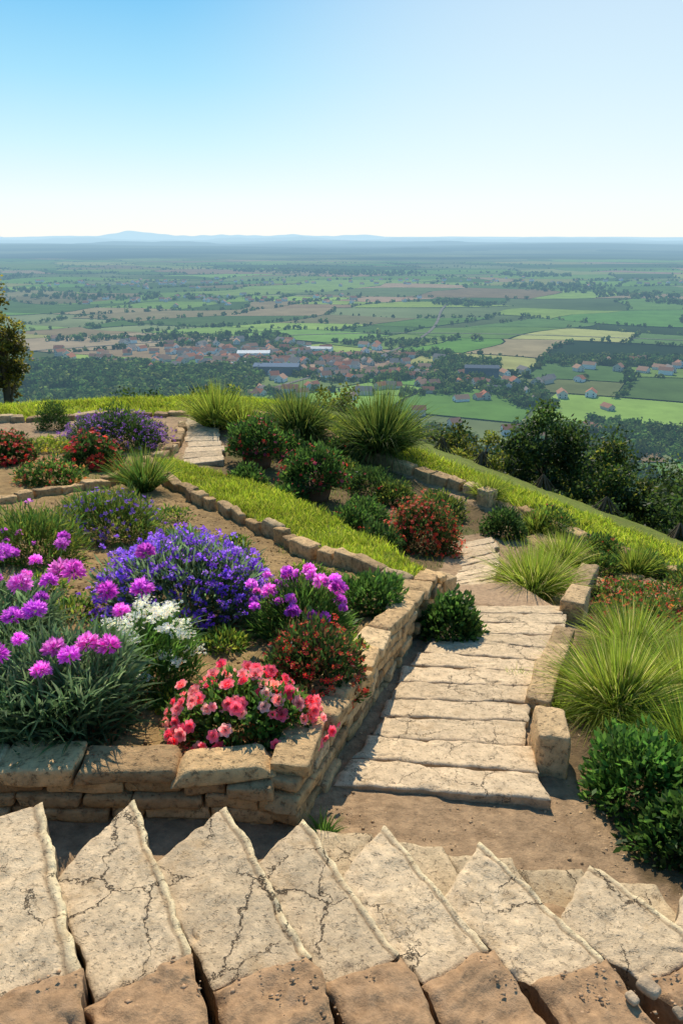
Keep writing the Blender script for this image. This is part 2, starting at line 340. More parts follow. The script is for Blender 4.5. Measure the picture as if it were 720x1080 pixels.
for i in range(5):
    a,b=xs_[i],xs_[i+1]-.02;y0=2.10-.06*i;y1=2.56-.05*i
    z=Gf(A([a]),A([2.4]))[0]+.03
    slab(mb,[(a+.1,y0),(b+.1,y0-.02),(b-.03,y1-.02),(a-.03,y1)],z,th=.1,col=(.58,.43,.25),n=30)
mb.build('flagstones',M_slab,True)
def interp_rows(L,R,n):
    L=np.array(L,float);R=np.array(R,float);t=np.linspace(0,len(L)-1,n+1);k=np.arange(len(L))
    f=lambda P:np.c_[np.interp(t,k,P[:,0]),np.interp(t,k,P[:,1])]
    return f(L),f(R)
def flight(name,L,R,n,col=(.68,.50,.30),lift=.05,gap=.10):
    Lr,Rr=interp_rows(L,R,n);mb=MB()
    for i in range(n):
        a,b,c,d=Lr[i],Rr[i],Rr[i+1],Lr[i+1];f=gap+rng.uniform(-.03,.03)
        c2=c+(b-c)*f;d2=d+(a-d)*(gap+rng.uniform(-.03,.03))
        m0=(a+b)/2;m1_=(c+d)/2
        z0=Gf(A([m0[0]]),A([m0[1]]))[0]+lift;z1=Gf(A([m1_[0]]),A([m1_[1]]))[0]+lift
        o=A([rng.normal(0,.022),0]);o2=A([rng.normal(0,.022),0])
        slab(mb,[a+o,b+o2,c2+o2,d2+o],[z0-.004,z0-.004,z1+.008,z1+.008],th=.16,col=col,n=34,jit=.012,rr=.012,rough=.005)
    mb.build(name,M_path,True)
flight('stone_path_steps',[(0.01,2.98),(0.13,3.36),(0.26,3.72),(0.37,4.08),(0.48,4.49),(0.62,4.85),(0.75,5.22),(0.86,5.62),(0.98,6.07)],
 [(1.02,2.88),(1.0,3.25),(1.12,3.67),(1.26,4.05),(1.41,4.39),(1.56,4.72),(1.74,5.16),(1.90,5.62),(2.03,6.05)],12,gap=.09)
mb=MB();slab(mb,[(1.02,6.12),(2.02,6.1),(1.72,6.72),(1.02,6.6)],Gf(A([1.4]),A([6.3]))[0]+.03,col=(.46,.30,.17));mb.build('path_landing',M_dirtstone,True)
flight('stone_path_steps',[(0.99,6.65),(1.13,7.26),(1.41,8.37),(1.69,9.35)],[(1.58,6.85),(1.76,7.55),(2.03,8.67),(2.12,9.54)],9,gap=.13)
flight('stone_path_steps',[(-2.65,11.6),(-2.75,12.7),(-3.0,13.8),(-3.2,14.9)],[(-1.95,11.9),(-2.15,12.8),(-2.35,13.8),(-2.5,14.9)],9,gap=.16)

def pebbles(name,n,xr,yr,smin,smax,col,mat,cond=None,zf=None):
    x=rng.uniform(*xr,n);y=rng.uniform(*yr,n)
    if cond is not None: m=cond(x,y);x=x[m];y=y[m]
    n=len(x);z=terrain(x,y) if zf is None else zf(x,y)
    o=A([[1,0,0],[-1,0,0],[0,1,0],[0,-1,0],[0,0,1],[0,0,-1.]])
    s=smin+(smax-smin)*rng.random(n)**3
    V=o[None]*s[:,None,None]*rng.uniform(.5,1.2,(n,6,3))
    V[...,2]*=.6;a=rng.uniform(0,6.28,n);ca,sa=np.cos(a)[:,None],np.sin(a)[:,None]
    V=np.stack([V[...,0]*ca-V[...,1]*sa,V[...,0]*sa+V[...,1]*ca,V[...,2]],-1)+np.stack([x,y,z],-1)[:,None]
    t=A([[0,2,4],[2,1,4],[1,3,4],[3,0,4],[2,0,5],[1,2,5],[3,1,5],[0,3,5]])
    T=(t[None]+6*np.arange(n)[:,None,None]).reshape(-1,3)
    C=np.repeat(A(col)[None]*rng.uniform(.6,1.4,(n,1)),6,0)
    m=MB();m.add(V,T=T,C=C);m.build(name,mat,True)
M_clod=attr_mat('clod_mat',nscale=60,namt=.3,bump=0)
pebbles('soil_clods',22000,(-4,.6),(2.8,9),.004,.022,(.36,.22,.09),M_clod,lambda x,y:inpoly(x,y,BED)&~inpoly(x,y,STRIP))
pebbles('gravel',7000,(-1.8,1.8),(2.3,6.8),.003,.016,(.45,.30,.16),M_clod,lambda x,y:~inpoly(x,y,BED)&(x>-.3))
S2=[(np.array([A(c[3])+A([-.01,-.01]),A(c[2])+A([.005,-.012]),A(c[2])+A([.16,-.42]),A(c[3])+A([.16,-.42])]),z+.055) for c,z in S]
def zfd(x,y):
    r=np.full(x.shape,-.5)
    for q,z in S2: r=np.where(inpoly(x,y,[tuple(p) for p in q]),z,r)
    return r
pebbles('dirt_clods',3000,(-1.2,1.3),(1.2,1.75),.002,.012,(.46,.28,.15),M_clod,lambda x,y:(zfd(x,y)>-.4)&(sn(np.c_[x,y],7,5)>-.1),zfd)
m=MB()
for (x,y,s) in [(.97,1.66,.032),(.90,1.62,.018),(1.03,1.58,.02),(.3,1.5,.012),(-.35,1.42,.01),(.68,1.52,.014)]:
    z=float(zfd(A([x]),A([y]))[0]);z=z if z>-.4 else -.03
    stone(m,(x,y,z+s*.3),(s*2,s*1.5,s),rng.uniform(0,3),0,(.55,.40,.25),r=.02,amp=.003)
m.build('loose_stones',M_dirtstone,True)

# ------------------------------------------------------------------ plants
def leaves(mb,P,D,L,W,C,mid=.45,curl=0):
    n=len(P);D=unit(D);R=unit(rng.normal(size=(n,3)));Sd=unit(np.cross(D,R));Nn=np.cross(Sd,D)
    L=np.broadcast_to(L,n)[:,None];W=np.broadcast_to(W,n)[:,None]
    b=P;t=P+D*L+Nn*L*curl;mm=P+D*L*mid
    V=np.stack([b,mm+Sd*W/2,t,mm-Sd*W/2],1).reshape(-1,3)
    Q=np.arange(n*4).reshape(-1,4)
    C=np.broadcast_to(C,(n,3))
    mb.add(V,Q,C=np.repeat(C,4,0))
def blades(mb,P,D,L,W,droop,C,K=4,tipc=None):
    n=len(P);D=unit(D);L=np.broadcast_to(L,n);W=np.broadcast_to(W,n);droop=np.broadcast_to(droop,n)
    Sd=unit(np.cross(D,unit(rng.normal(size=(n,3)))*.6+A([0,0,.01])))
    t=np.linspace(0,1,K+1)
    pos=P[:,None]+D[:,None]*(L[:,None]*t)[...,None];pos[...,2]-=(droop*L)[:,None]*t**2.2
    w=(W[:,None]*(1-t**2)*.5+.0004)[...,None]
    V=np.stack([pos-Sd[:,None]*w,pos+Sd[:,None]*w],2).reshape(n,-1,3)
    q=A([[2*i,2*i+1,2*i+3,2*i+2] for i in range(K)])
    Q=(q[None]+(2*(K+1))*np.arange(n)[:,None,None]).reshape(-1,4)
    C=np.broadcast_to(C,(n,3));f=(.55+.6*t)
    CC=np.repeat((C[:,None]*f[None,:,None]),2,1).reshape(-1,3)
    mb.add(V.reshape(-1,3),Q,C=CC)
def pal(cols,n,var=.2):
    cols=np.array(cols,float)
    c=cols[rng.integers(len(cols),size=n)]
    return c*rng.uniform(1-var,1+var,(n,1))*rng.uniform(.93,1.07,(n,3))
GREEN=[(.065,.14,.022),(.10,.19,.03),(.05,.10,.02)]
LIME=[(.21,.27,.03),(.16,.23,.025),(.27,.30,.04)]
GREY=[(.12,.19,.08),(.10,.17,.06),(.16,.23,.10)]
DARK=[(.03,.065,.015),(.042,.085,.018),(.06,.10,.02)]
OLIVE=[(.14,.16,.025),(.10,.14,.02),(.18,.19,.03)]
def dome(cx,cy,z0,rx,ry,h,n,seed=None,inner=.55):
    d=randdir(n,-.05);sd=seed if seed is not None else int(rng.integers(1e6))
    lump=1+.22*sn(d,4.5,sd)+.12*sn(d,10,sd+1)
    r=(inner+(1-inner)*rng.random(n)**.6)*lump
    P=np.c_[cx+d[:,0]*rx*r,cy+d[:,1]*ry*r,z0+np.clip(d[:,2],0,1)*h*r+.02]
    return P,d,r,lump
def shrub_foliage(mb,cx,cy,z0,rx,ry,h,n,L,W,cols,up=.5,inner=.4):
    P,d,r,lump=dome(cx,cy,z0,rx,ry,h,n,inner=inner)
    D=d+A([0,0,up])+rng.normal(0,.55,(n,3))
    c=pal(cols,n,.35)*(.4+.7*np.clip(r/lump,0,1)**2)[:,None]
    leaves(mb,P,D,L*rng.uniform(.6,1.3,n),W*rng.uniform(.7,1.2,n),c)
def pom(mb,C0,r,K,cols,zmin=-.4,wf=.55):
    M=len(C0);r=np.broadcast_to(r,M);D=randdir(M*K,zmin);P=np.repeat(C0,K,0);rr=np.repeat(r,K)
    cc=np.repeat(pal(cols,M,.15),K,0)*rng.uniform(.6,1.3,(M*K,1))
    leaves(mb,P+D*rr[:,None]*.25,D+rng.normal(0,.2,D.shape),rr*rng.uniform(.6,.95,M*K),rr*wf,cc,mid=.72)
def disc_flowers(mb,C0,r,K,cols,nrm,eye=None):
    M=len(C0);nrm=unit(nrm);a=unit(np.cross(nrm,rng.normal(size=(M,3))));b=np.cross(nrm,a)
    th=np.linspace(0,2*np.pi,K,endpoint=False)
    D=(a[:,None]*np.cos(th)[None,:,None]+b[:,None]*np.sin(th)[None,:,None]+nrm[:,None]*.35)
    Sd=np.cross(nrm[:,None],D);Sd=unit(Sd);D=unit(D);r=np.broadcast_to(r,M)[:,None,None]
    P=C0[:,None];w=r*(2.6/K)
    V=np.stack([P+0*D,P+D*r*.7+Sd*w*.6,P+D*r,P+D*r*.7-Sd*w*.6],2).reshape(-1,3)
    c=np.repeat(np.repeat(pal(cols,M,.2),K,0)*rng.uniform(.8,1.15,(M*K,1)),4,0)
    mb.add(V,np.arange(M*K*4).reshape(-1,4),C=c)
    if eye is not None:
        pom(mb,C0+nrm*r[:,0]*.1,r[:,0,0]*.35,8,[eye],-.1,.8)
def rose(mb,C0,r,cols,nrm):
    M=len(C0);nrm=unit(nrm);r=np.broadcast_to(r,M)
    base0=pal(cols,M,.12)
    for ring,(K,el,rad,ln) in enumerate([(6,.25,.95,1.0),(6,.7,.75,.85),(5,1.15,.5,.7),(4,1.4,.25,.6)]):
        a=unit(np.cross(nrm,rng.normal(size=(M,3))));b=np.cross(nrm,a)
        th=np.linspace(0,2*np.pi,K,endpoint=False)+ring*.5
        H=a[:,None]*np.cos(th)[None,:,None]+b[:,None]*np.sin(th)[None,:,None]
        D=H*math.cos(el)+nrm[:,None]*math.sin(el);Sd=np.cross(nrm[:,None],H)
        R=r[:,None,None];base=C0[:,None]+H*R*.12
        w=R*.55*(1-ring*.15)
        V=np.stack([base-Sd*w*.4,base+Sd*w*.4,base+D*R*ln*.6+Sd*w,base+D*R*ln+H*R*.1+Sd*w*.3,base+D*R*ln+H*R*.1-Sd*w*.3,base+D*R*ln*.6-Sd*w],2)
        n=M*K;V=V.reshape(n,6,3);i=np.arange(n)[:,None]*6
        Q=np.concatenate([i+A([0,1,2,5]),i+A([5,2,3,4])])
        c=np.repeat(np.repeat(base0,K,0)*(1-.14*ring)*rng.uniform(.85,1.12,(n,1)),6,0)
        mb.add(V.reshape(-1,3),Q,C=c)
def stems(mb,P0,P1,w=.004,col=(.06,.11,.03)):
    D=P1-P0;L=np.linalg.norm(D,axis=1);blades(mb,P0,D,L,w,0,A(col)[None]*np.ones((len(P0),1)),K=2)
def tops(cx,cy,z0,rx,ry,h,n,zmin=.25,out=1.03):
    d=randdir(n,zmin);j=1+rng.normal(0,.09,n)
    return np.c_[cx+d[:,0]*rx*out*j,cy+d[:,1]*ry*out*j,z0+d[:,2]*h*out*j],d
def flower_bush(name,cx,cy,rx,ry,h,nl,L,W,gcols,nf,ftype,fr,fcols,zmin=.25,out=1.05,eye=None,z=None,K=16):
    mb=MB();z0=tz(cx,cy)-.02 if z is None else z
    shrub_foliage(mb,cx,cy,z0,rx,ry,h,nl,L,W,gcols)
    if nf:
        P,d=tops(cx,cy,z0,rx,ry,h,nf,zmin,out);r=fr*rng.uniform(.65,1.25,nf)
        if ftype=='pom': pom(mb,P,r,K,fcols)
        if ftype=='disc': disc_flowers(mb,P,r,5,fcols,d+rng.normal(0,.4,d.shape)+A([0,-.25,.5]),eye)
        if ftype=='rose': rose(mb,P,r,fcols,d+rng.normal(0,.25,d.shape)+A([0,-.5,.35]))
        P0=P-d*h*.35;stems(mb,P0,P,.004)
    return mb.build(name,M_leaf)
MAG=[(.64,.15,.60),(.74,.24,.66),(.54,.10,.54)]
PUR=[(.30,.10,.62),(.38,.15,.72),(.22,.07,.50)]
RED=[(.66,.03,.02),(.56,.02,.025),(.76,.07,.03)]
ROSE=[(.95,.24,.30),(.97,.42,.40),(.90,.15,.24),(.97,.56,.48)]
def pinks(name,cx,cy,r,h,n,flowers,fr,cols=MAG,leafc=GREY,L=.2):
    mb=MB();z0=tz(cx,cy)-.01
    a=rng.uniform(0,6.28,n);rr=r*np.sqrt(rng.random(n))*.9;hz=rng.random(n)**.8*h*.75
    P=np.c_[cx+rr*np.cos(a),cy+rr*np.sin(a),z0+hz]
    D=np.c_[np.cos(a)*.6*rr/r,np.sin(a)*.6*rr/r,np.full(n,1.)]+rng.normal(0,.45,(n,3))
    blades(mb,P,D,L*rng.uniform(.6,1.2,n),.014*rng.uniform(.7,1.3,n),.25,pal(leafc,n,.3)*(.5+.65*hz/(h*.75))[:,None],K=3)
    F=np.array([(cx+fx,cy+fy,z0+fz) for fx,fy,fz in flowers])
    B0=F.copy();B0[:,0]=cx+(F[:,0]-cx)*.6;B0[:,1]=cy+(F[:,1]-cy)*.6;B0[:,2]=z0
    stems(mb,B0,F,.006,(.10,.16,.06))
    R=fr*rng.uniform(.65,1.2,len(F));pom(mb,F,R,150,cols,-.25,.26)
    pom(mb,F-A([0,0,.012]),R*.5,14,[(.06,.12,.03)],-1,.5)
    return mb.build(name,M_leaf)
def spread_pts(n,x0,x1,y0,y1,dmin):
    P=[]
    for _ in range(4000):
        p=(rng.uniform(x0,x1),rng.uniform(y0,y1))
        if all(math.hypot(p[0]-q[0],p[1]-q[1])>dmin for q in P): P.append(p)
        if len(P)==n: break
    return P
fl=[(a,b,.42+.14*rng.random()+.24*max(b,0)/.4) for a,b in spread_pts(23,-.45,.40,-.25,.45,.11)]
pinks('pink_carnation_plant',-1.40,3.12,.38,.44,3400,fl,.058)
pinks('pink_carnation_plant',-2.05,3.9,.35,.42,1800,[(a,b,.5+.2*rng.random()) for a,b in spread_pts(11,-.3,.4,-.25,.35,.14)],.052)
mb=MB();cx,cy=-1.10,3.62;z0=tz(cx,cy)
n=1900;a=rng.uniform(0,6.28,n);rr=.27*np.sqrt(rng.random(n));P=np.c_[cx+rr*np.cos(a),cy+rr*np.sin(a),z0+rng.random(n)*.30]
blades(mb,P,np.c_[np.cos(a)*.5,np.sin(a)*.5,np.ones(n)]+rng.normal(0,.4,(n,3)),.15*rng.uniform(.6,1.2,n),.010,.2,pal(GREEN,n,.3)*1.2,K=3)
n=44;Pf,d=tops(cx,cy,z0,.28,.26,.48,n,.3);stems(mb,Pf-A([0,0,.2]),Pf,.004)
K=28;PP=np.repeat(Pf,K,0)+rng.normal(0,1,(n*K,3))*A([.024,.024,.007]);disc_flowers(mb,PP,.012,5,[(.85,.85,.80),(.85,.83,.72)],rng.normal(0,.35,(n*K,3))+A([0,-.2,1]),(.7,.6,.2))
mb.build('white_flower_plant',M_leaf)
flower_bush('purple_flower_bush',-1.12,4.76,.60,.5,.54,7500,.09,.016,GREY,820,'pom',.029,PUR+[(.48,.24,.78)],.25,1.06,K=14)
flower_bush('magenta_flower_bush',-.27,4.42,.32,.3,.34,3600,.10,.012,GREEN,30,'pom',.045,MAG,.6,1.28,K=80)
flower_bush('red_flower_bush',-.16,3.60,.28,.28,.37,4200,.045,.018,DARK+[(.10,.05,.02)],330,'disc',.018,RED,.0,1.04,(.5,.25,.03))
flower_bush('pink_rose_bush',-.49,3.08,.34,.23,.28,3600,.045,.024,GREEN,150,'rose',.028,ROSE,.05,1.13)
flower_bush('green_shrub',-2.75,6.0,.48,.45,.42,4500,.10,.012,OLIVE+GREEN,6,'pom',.03,MAG,.5,1.1)
flower_bush('heather_shrub',-2.35,6.95,.52,.45,.48,5500,.09,.012,GREEN+OLIVE,260,'disc',.022,PUR,.1,1.0)
flower_bush('purple_heather_bush',-3.85,12.3,.88,.6,.55,6500,.09,.02,DARK,800,'pom',.03,[(.24,.09,.36),(.32,.14,.46),(.18,.07,.30)],.1,1.03,K=9)
flower_bush('red_flower_bush',-3.75,10.7,.42,.4,.48,3200,.07,.03,DARK,260,'disc',.036,RED,.0,1.05)
flower_bush('orange_flower_bush',-3.95,9.5,.45,.35,.30,2600,.06,.025,GREEN,230,'disc',.028,[(.8,.30,.08),(.85,.48,.15),(.65,.08,.04)],.1,1.05)
flower_bush('red_flower_bush',-5.05,10.7,.42,.4,.42,2800,.07,.03,DARK,240,'disc',.034,RED,.0,1.05)
flower_bush('small_topiary',-5.4,13.6,.30,.30,.55,2600,.05,.02,DARK,0,'disc',.01,RED)
flower_bush('yellow_flower_plant',-4.75,11.6,.35,.3,.22,900,.06,.02,LIME,90,'disc',.022,[(.75,.6,.05)],.1)
flower_bush('leafy_shrub',-4.5,7.6,.45,.4,.35,2500,.07,.02,GREEN+LIME,40,'disc',.02,[(.75,.6,.05)],.1)
flower_bush('green_shrub',.20,5.0,.27,.28,.27,2400,.06,.02,GREEN,10,'disc',.015,[(.7,.6,.1)])
flower_bush('low_weed_plant',-.02,4.0,.2,.15,.14,800,.05,.02,LIME,20,'disc',.015,[(.75,.6,.05)])
for cx,cy,r_ in [(-.75,4.15,.16),(-.62,3.45,.13),(-.9,3.35,.12),(-1.9,4.6,.2),(-2.3,5.1,.22),(.35,5.6,.15),(-.4,5.4,.2),(-.9,6.0,.22),(-1.6,6.2,.25),(-2.0,8.0,.25),(-3.0,8.1,.3),(-3.2,7.1,.28),(-.3,5.9,.18),(-1.7,7.2,.2),(-1.1,7.0,.16),(-3.4,6.2,.2)]:
    flower_bush('low_weed_plant',cx,cy,r_,r_*.9,r_*.55,520,.05,.018,LIME+GREEN,int(rng.integers(4,20)),'disc',.012,[(.75,.6,.05),(.6,.2,.5)],.1)
# middle terrace
flower_bush('red_flower_bush',-1.44,12.2,.48,.45,.55,3800,.08,.03,DARK+GREEN,80,'disc',.034,RED+[(.6,.06,.14)],-.0,1.05,z=tz(-1.44,12.2)+.22)
flower_bush('red_flower_bush',-.44,10.8,.52,.48,.58,4400,.08,.03,DARK+GREEN,100,'disc',.032,RED+[(.6,.06,.14)],-.0,1.05,z=tz(-.44,10.8)+.22)
flower_bush('orange_red_flower_bush',1.02,8.75,.48,.42,.64,4600,.06,.025,DARK+[(.12,.05,.02)],620,'disc',.026,[(.66,.08,.03),(.76,.17,.04),(.58,.03,.02)],-.05,1.04)
for cx,cy,rx,h in [(.46,11.5,.42,.4),(.82,11.1,.33,.3),(.0,12.0,.4,.3),(.45,8.3,.3,.35),(.1,9.2,.3,.3),(-.8,10.3,.3,.3),(-1.5,11.0,.3,.3),(1.5,10.6,.4,.35),(.3,9.9,.35,.3),(-1.0,13.0,.4,.4),(.0,13.2,.35,.4)]:
    flower_bush('green_shrub',cx,cy,rx,rx,h,1900,.07,.025,[DARK,GREEN,OLIVE][int(rng.integers(3))]+DARK,int(rng.integers(0,25)),'disc',.022,RED)
flower_bush('leafy_shrub',.86,5.15,.24,.24,.38,2600,.055,.03,DARK+GREEN,8,'disc',.015,[(.6,.5,.3)])
flower_bush('leafy_shrub',2.35,9.95,.32,.3,.4,2200,.06,.03,DARK,0,'disc',.01,RED)
# right side
flower_bush('leafy_shrub',1.50,3.0,.27,.26,.42,3600,.05,.024,GREEN+[(.09,.20,.03)],0,'disc',.01,[(.5,.5,.2)])
flower_bush('leafy_shrub',1.62,2.62,.30,.2,.30,3000,.05,.024,GREEN+DARK,0,'disc',.01,[(.5,.5,.2)])
flower_bush('leafy_shrub',1.95,2.9,.35,.3,.5,3000,.05,.024,DARK,0,'disc',.01,[(.5,.5,.2)])
for cx,cy in [(2.75,6.2),(3.25,6.5),(3.0,7.1),(3.6,7.3),(3.9,6.6),(4.3,6.6),(3.5,5.9)]:
    flower_bush('red_flower_ground_cover',cx,cy,.45,.38,.2,1500,.05,.02,GREEN+OLIVE,170,'disc',.022,RED+[(.7,.2,.05)],.1)
for cx,cy,rx,h in [(3.1,10.3,.35,.35),(3.6,9.4,.3,.3),(4.3,8.1,.3,.35),(4.7,7.1,.35,.35),(5.1,6.4,.35,.4),(3.3,8.6,.3,.25),(3.95,8.75,.28,.3)]:
    flower_bush('green_shrub',cx,cy,rx,rx,h,1500,.07,.022,OLIVE+GREEN+DARK,int(rng.integers(0,12)),'disc',.02,RED)
def fgrass(name,cx,cy,h,w,n,cols,wd=.006,droop=.5,spread=.75,z=None):
    mb=MB();z0=tz(cx,cy)-.01 if z is None else z
    a=rng.uniform(0,6.28,n);s=rng.random(n)**.7
    P=np.c_[cx+w*.18*s*np.cos(a),cy+w*.18*s*np.sin(a),np.full(n,z0)]
    a2=a+rng.normal(0,.6,n);D=np.c_[np.cos(a2)*spread*s*w/h,np.sin(a2)*spread*s*w/h,np.ones(n)]+rng.normal(0,.11,(n,3))
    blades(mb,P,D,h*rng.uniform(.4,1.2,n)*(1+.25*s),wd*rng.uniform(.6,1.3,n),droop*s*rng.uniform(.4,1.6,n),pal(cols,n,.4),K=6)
    return mb.build(name,M_grass)
STRAW=[(.40,.34,.13)]
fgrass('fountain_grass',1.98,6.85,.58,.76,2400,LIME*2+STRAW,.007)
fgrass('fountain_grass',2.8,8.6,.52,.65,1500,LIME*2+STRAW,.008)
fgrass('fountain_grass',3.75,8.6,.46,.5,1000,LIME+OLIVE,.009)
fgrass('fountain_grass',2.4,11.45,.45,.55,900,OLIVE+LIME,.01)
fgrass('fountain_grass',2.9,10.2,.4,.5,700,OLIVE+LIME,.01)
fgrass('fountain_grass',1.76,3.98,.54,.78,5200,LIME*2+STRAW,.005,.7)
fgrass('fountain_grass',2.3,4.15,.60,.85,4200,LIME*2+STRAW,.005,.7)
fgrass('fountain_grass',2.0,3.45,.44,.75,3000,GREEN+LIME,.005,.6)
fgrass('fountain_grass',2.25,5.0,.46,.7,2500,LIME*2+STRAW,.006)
fgrass('fountain_grass',-2.45,14.3,.9,1.1,1500,OLIVE+LIME,.014,.4)
fgrass('fountain_grass',-1.9,14.0,.7,.8,1000,OLIVE+LIME,.014,.4)
fgrass('fountain_grass',-2.65,9.4,.6,.7,900,OLIVE+GREEN,.01,.35)
fgrass('grass_tuft',1.34,3.9,.16,.3,300,LIME,.005)
fgrass('grass_tuft',-.08,2.58,.12,.2,200,GREEN,.004)
fgrass('grass_tuft',1.2,4.35,.12,.25,200,LIME,.005)
YUC=[(.07,.11,.02),(.10,.14,.025),(.045,.08,.015),(.14,.16,.03)]
fgrass('ornamental_grass_mound',-.83,13.95,1.1,1.1,2600,YUC,.014,.7,.85)
fgrass('ornamental_grass_mound',.72,13.35,1.35,1.35,3400,YUC,.014,.7,.85)
def pot(cx,cy,r,h):
    z0=tz(cx,cy)-.03;prof=[(.0,0),(r*.72,0),(r*.8,h*.3),(r*.95,h*.8),(r*1.05,h*.82),(r*1.08,h),(r*.95,h),(r*.9,h*.9),(0,h*.88)]
    n=28;a=np.linspace(0,2*np.pi,n,endpoint=False)
    V=np.concatenate([np.c_[cx+p[0]*np.cos(a),cy+p[0]*np.sin(a),np.full(n,z0+p[1])] for p in prof])
    Q=[[i*n+j,i*n+(j+1)%n,(i+1)*n+(j+1)%n,(i+1)*n+j] for i in range(len(prof)-1) for j in range(n)]
    m=MB();m.add(V,Q,C=A([.16,.09,.05]));m.build('flower_pot',M_pot,True)
pot(-1.44,12.2,.30,.34);pot(-.44,10.8,.33,.34)

def lawn(name,n,xr,yr,cond,h,w,cols):
    x=rng.uniform(*xr,n);y=rng.uniform(*yr,n);m=cond(x,y);x=x[m];y=y[m];n=len(x)
    P=np.c_[x,y,terrain(x,y)-.005];q=P[:,:2];hh=h*rng.uniform(.4,1.4,n)*(1+.35*sn(q,3,4)+.3*sn(q,9,14))
    c=pal(cols,n,.3)*(1+.25*sn(q,2.2,6)+.18*sn(q,7,16))[:,None]
    mb=MB();blades(mb,P,np.c_[rng.normal(0,.4,n),rng.normal(0,.4,n),np.ones(n)],hh,w*rng.uniform(.7,1.4,n),.25,c,K=2);mb.build(name,M_grass)
GL=[(.25,.31,.02),(.30,.34,.025),(.19,.26,.02),(.34,.33,.05)]
lawn('lawn_strip',80000,(-3.1,.9),(5.5,11.4),lambda x,y:inpoly(x,y,STRIP),.095,.008,GL)
def bandc(x,y):
    d,_,_=ridge_near(x,y);ins=inpoly(x,y,RPOLY);return (~inpoly(x,y,RI))&(ins|(d<1.0))
lawn('ridge_lawn',300000,(-9,7.5),(3,18),bandc,.13,.013,GL)
lawn('ground_weeds',24000,(-5.5,.7),(2.9,12),lambda x,y:inpoly(x,y,BED)&~inpoly(x,y,STRIP)&(sn(np.c_[x,y],2.6,12)>.3),.05,.006,OLIVE+GREEN)
lawn('ground_weeds',22000,(-1.8,5.8),(2.5,14),lambda x,y:(inpoly(x,y,MIDP)|(x>2.3))&(sn(np.c_[x,y],2.2,13)>-.2)&inpoly(x,y,RI),.08,.008,OLIVE+GREEN)

# ------------------------------------------------------------------ trees near
def tube(mb,p0,p1,r0,r1,col,K=7):
    p0=A(p0);p1=A(p1);d=unit(p1-p0);a=unit(np.cross(d,A([.3,.9,.1])));b=np.cross(d,a);th=np.linspace(0,2*np.pi,K,endpoint=False)
    c=np.cos(th)[:,None]*a+np.sin(th)[:,None]*b
    V=np.r_[p0+c*r0,p1+c*r1];Q=[[j,(j+1)%K,K+(j+1)%K,K+j] for j in range(K)]
    mb.add(V,Q,C=A(col))
def tree(name,x,y,top,rw,crown_h,cols,ncl=60,per=130,leaf=.09,conic=0.,z0=None):
    z0=tz(x,y) if z0 is None else z0;e=bpy.data.objects.new(name,None);bpy.context.scene.collection.objects.link(e)
    tb=MB();lb=MB();tr=(top-z0)*.022+.04
    tube(tb,(x,y,z0-.3),(x+.05,y,z0+(top-z0)*.45),tr,tr*.7,(.12,.09,.06));tube(tb,(x+.05,y,z0+(top-z0)*.45),(x,y,top-.15*crown_h),tr*.7,tr*.2,(.12,.09,.06))
    zc=top-crown_h/2
    d=randdir(ncl);rr=(.35+.65*rng.random(ncl)**.5);cz=d[:,2]*rr
    sc=1-conic*(cz+1)/2
    CC=np.c_[x+d[:,0]*rr*rw*sc,y+d[:,1]*rr*rw*sc,zc+cz*crown_h/2]
    for c in CC[:26]:
        tube(tb,(x,y,max(z0+.3,c[2]-crown_h*.22)),c,tr*.35,tr*.08,(.11,.08,.05),5)
    n=ncl*per;cs=rw*.30*rng.uniform(.6,1.3,ncl)
    Pc=np.repeat(CC,per,0)+unit(rng.normal(size=(n,3)))*(rng.random((n,1))**.5)*np.repeat(cs,per)[:,None]*A([1,1,.8])
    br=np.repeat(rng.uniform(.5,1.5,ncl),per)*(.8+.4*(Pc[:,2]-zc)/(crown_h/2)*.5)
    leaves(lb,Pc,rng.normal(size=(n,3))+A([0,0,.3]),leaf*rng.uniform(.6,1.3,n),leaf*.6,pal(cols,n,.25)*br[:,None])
    tb.build('trunk',M_bark,True,e);lb.build('crown',M_leaf,False,e)
TG=[(.045,.08,.016),(.065,.10,.02),(.035,.06,.013)]
TY=[(.15,.165,.022),(.11,.14,.02),(.19,.185,.03)]
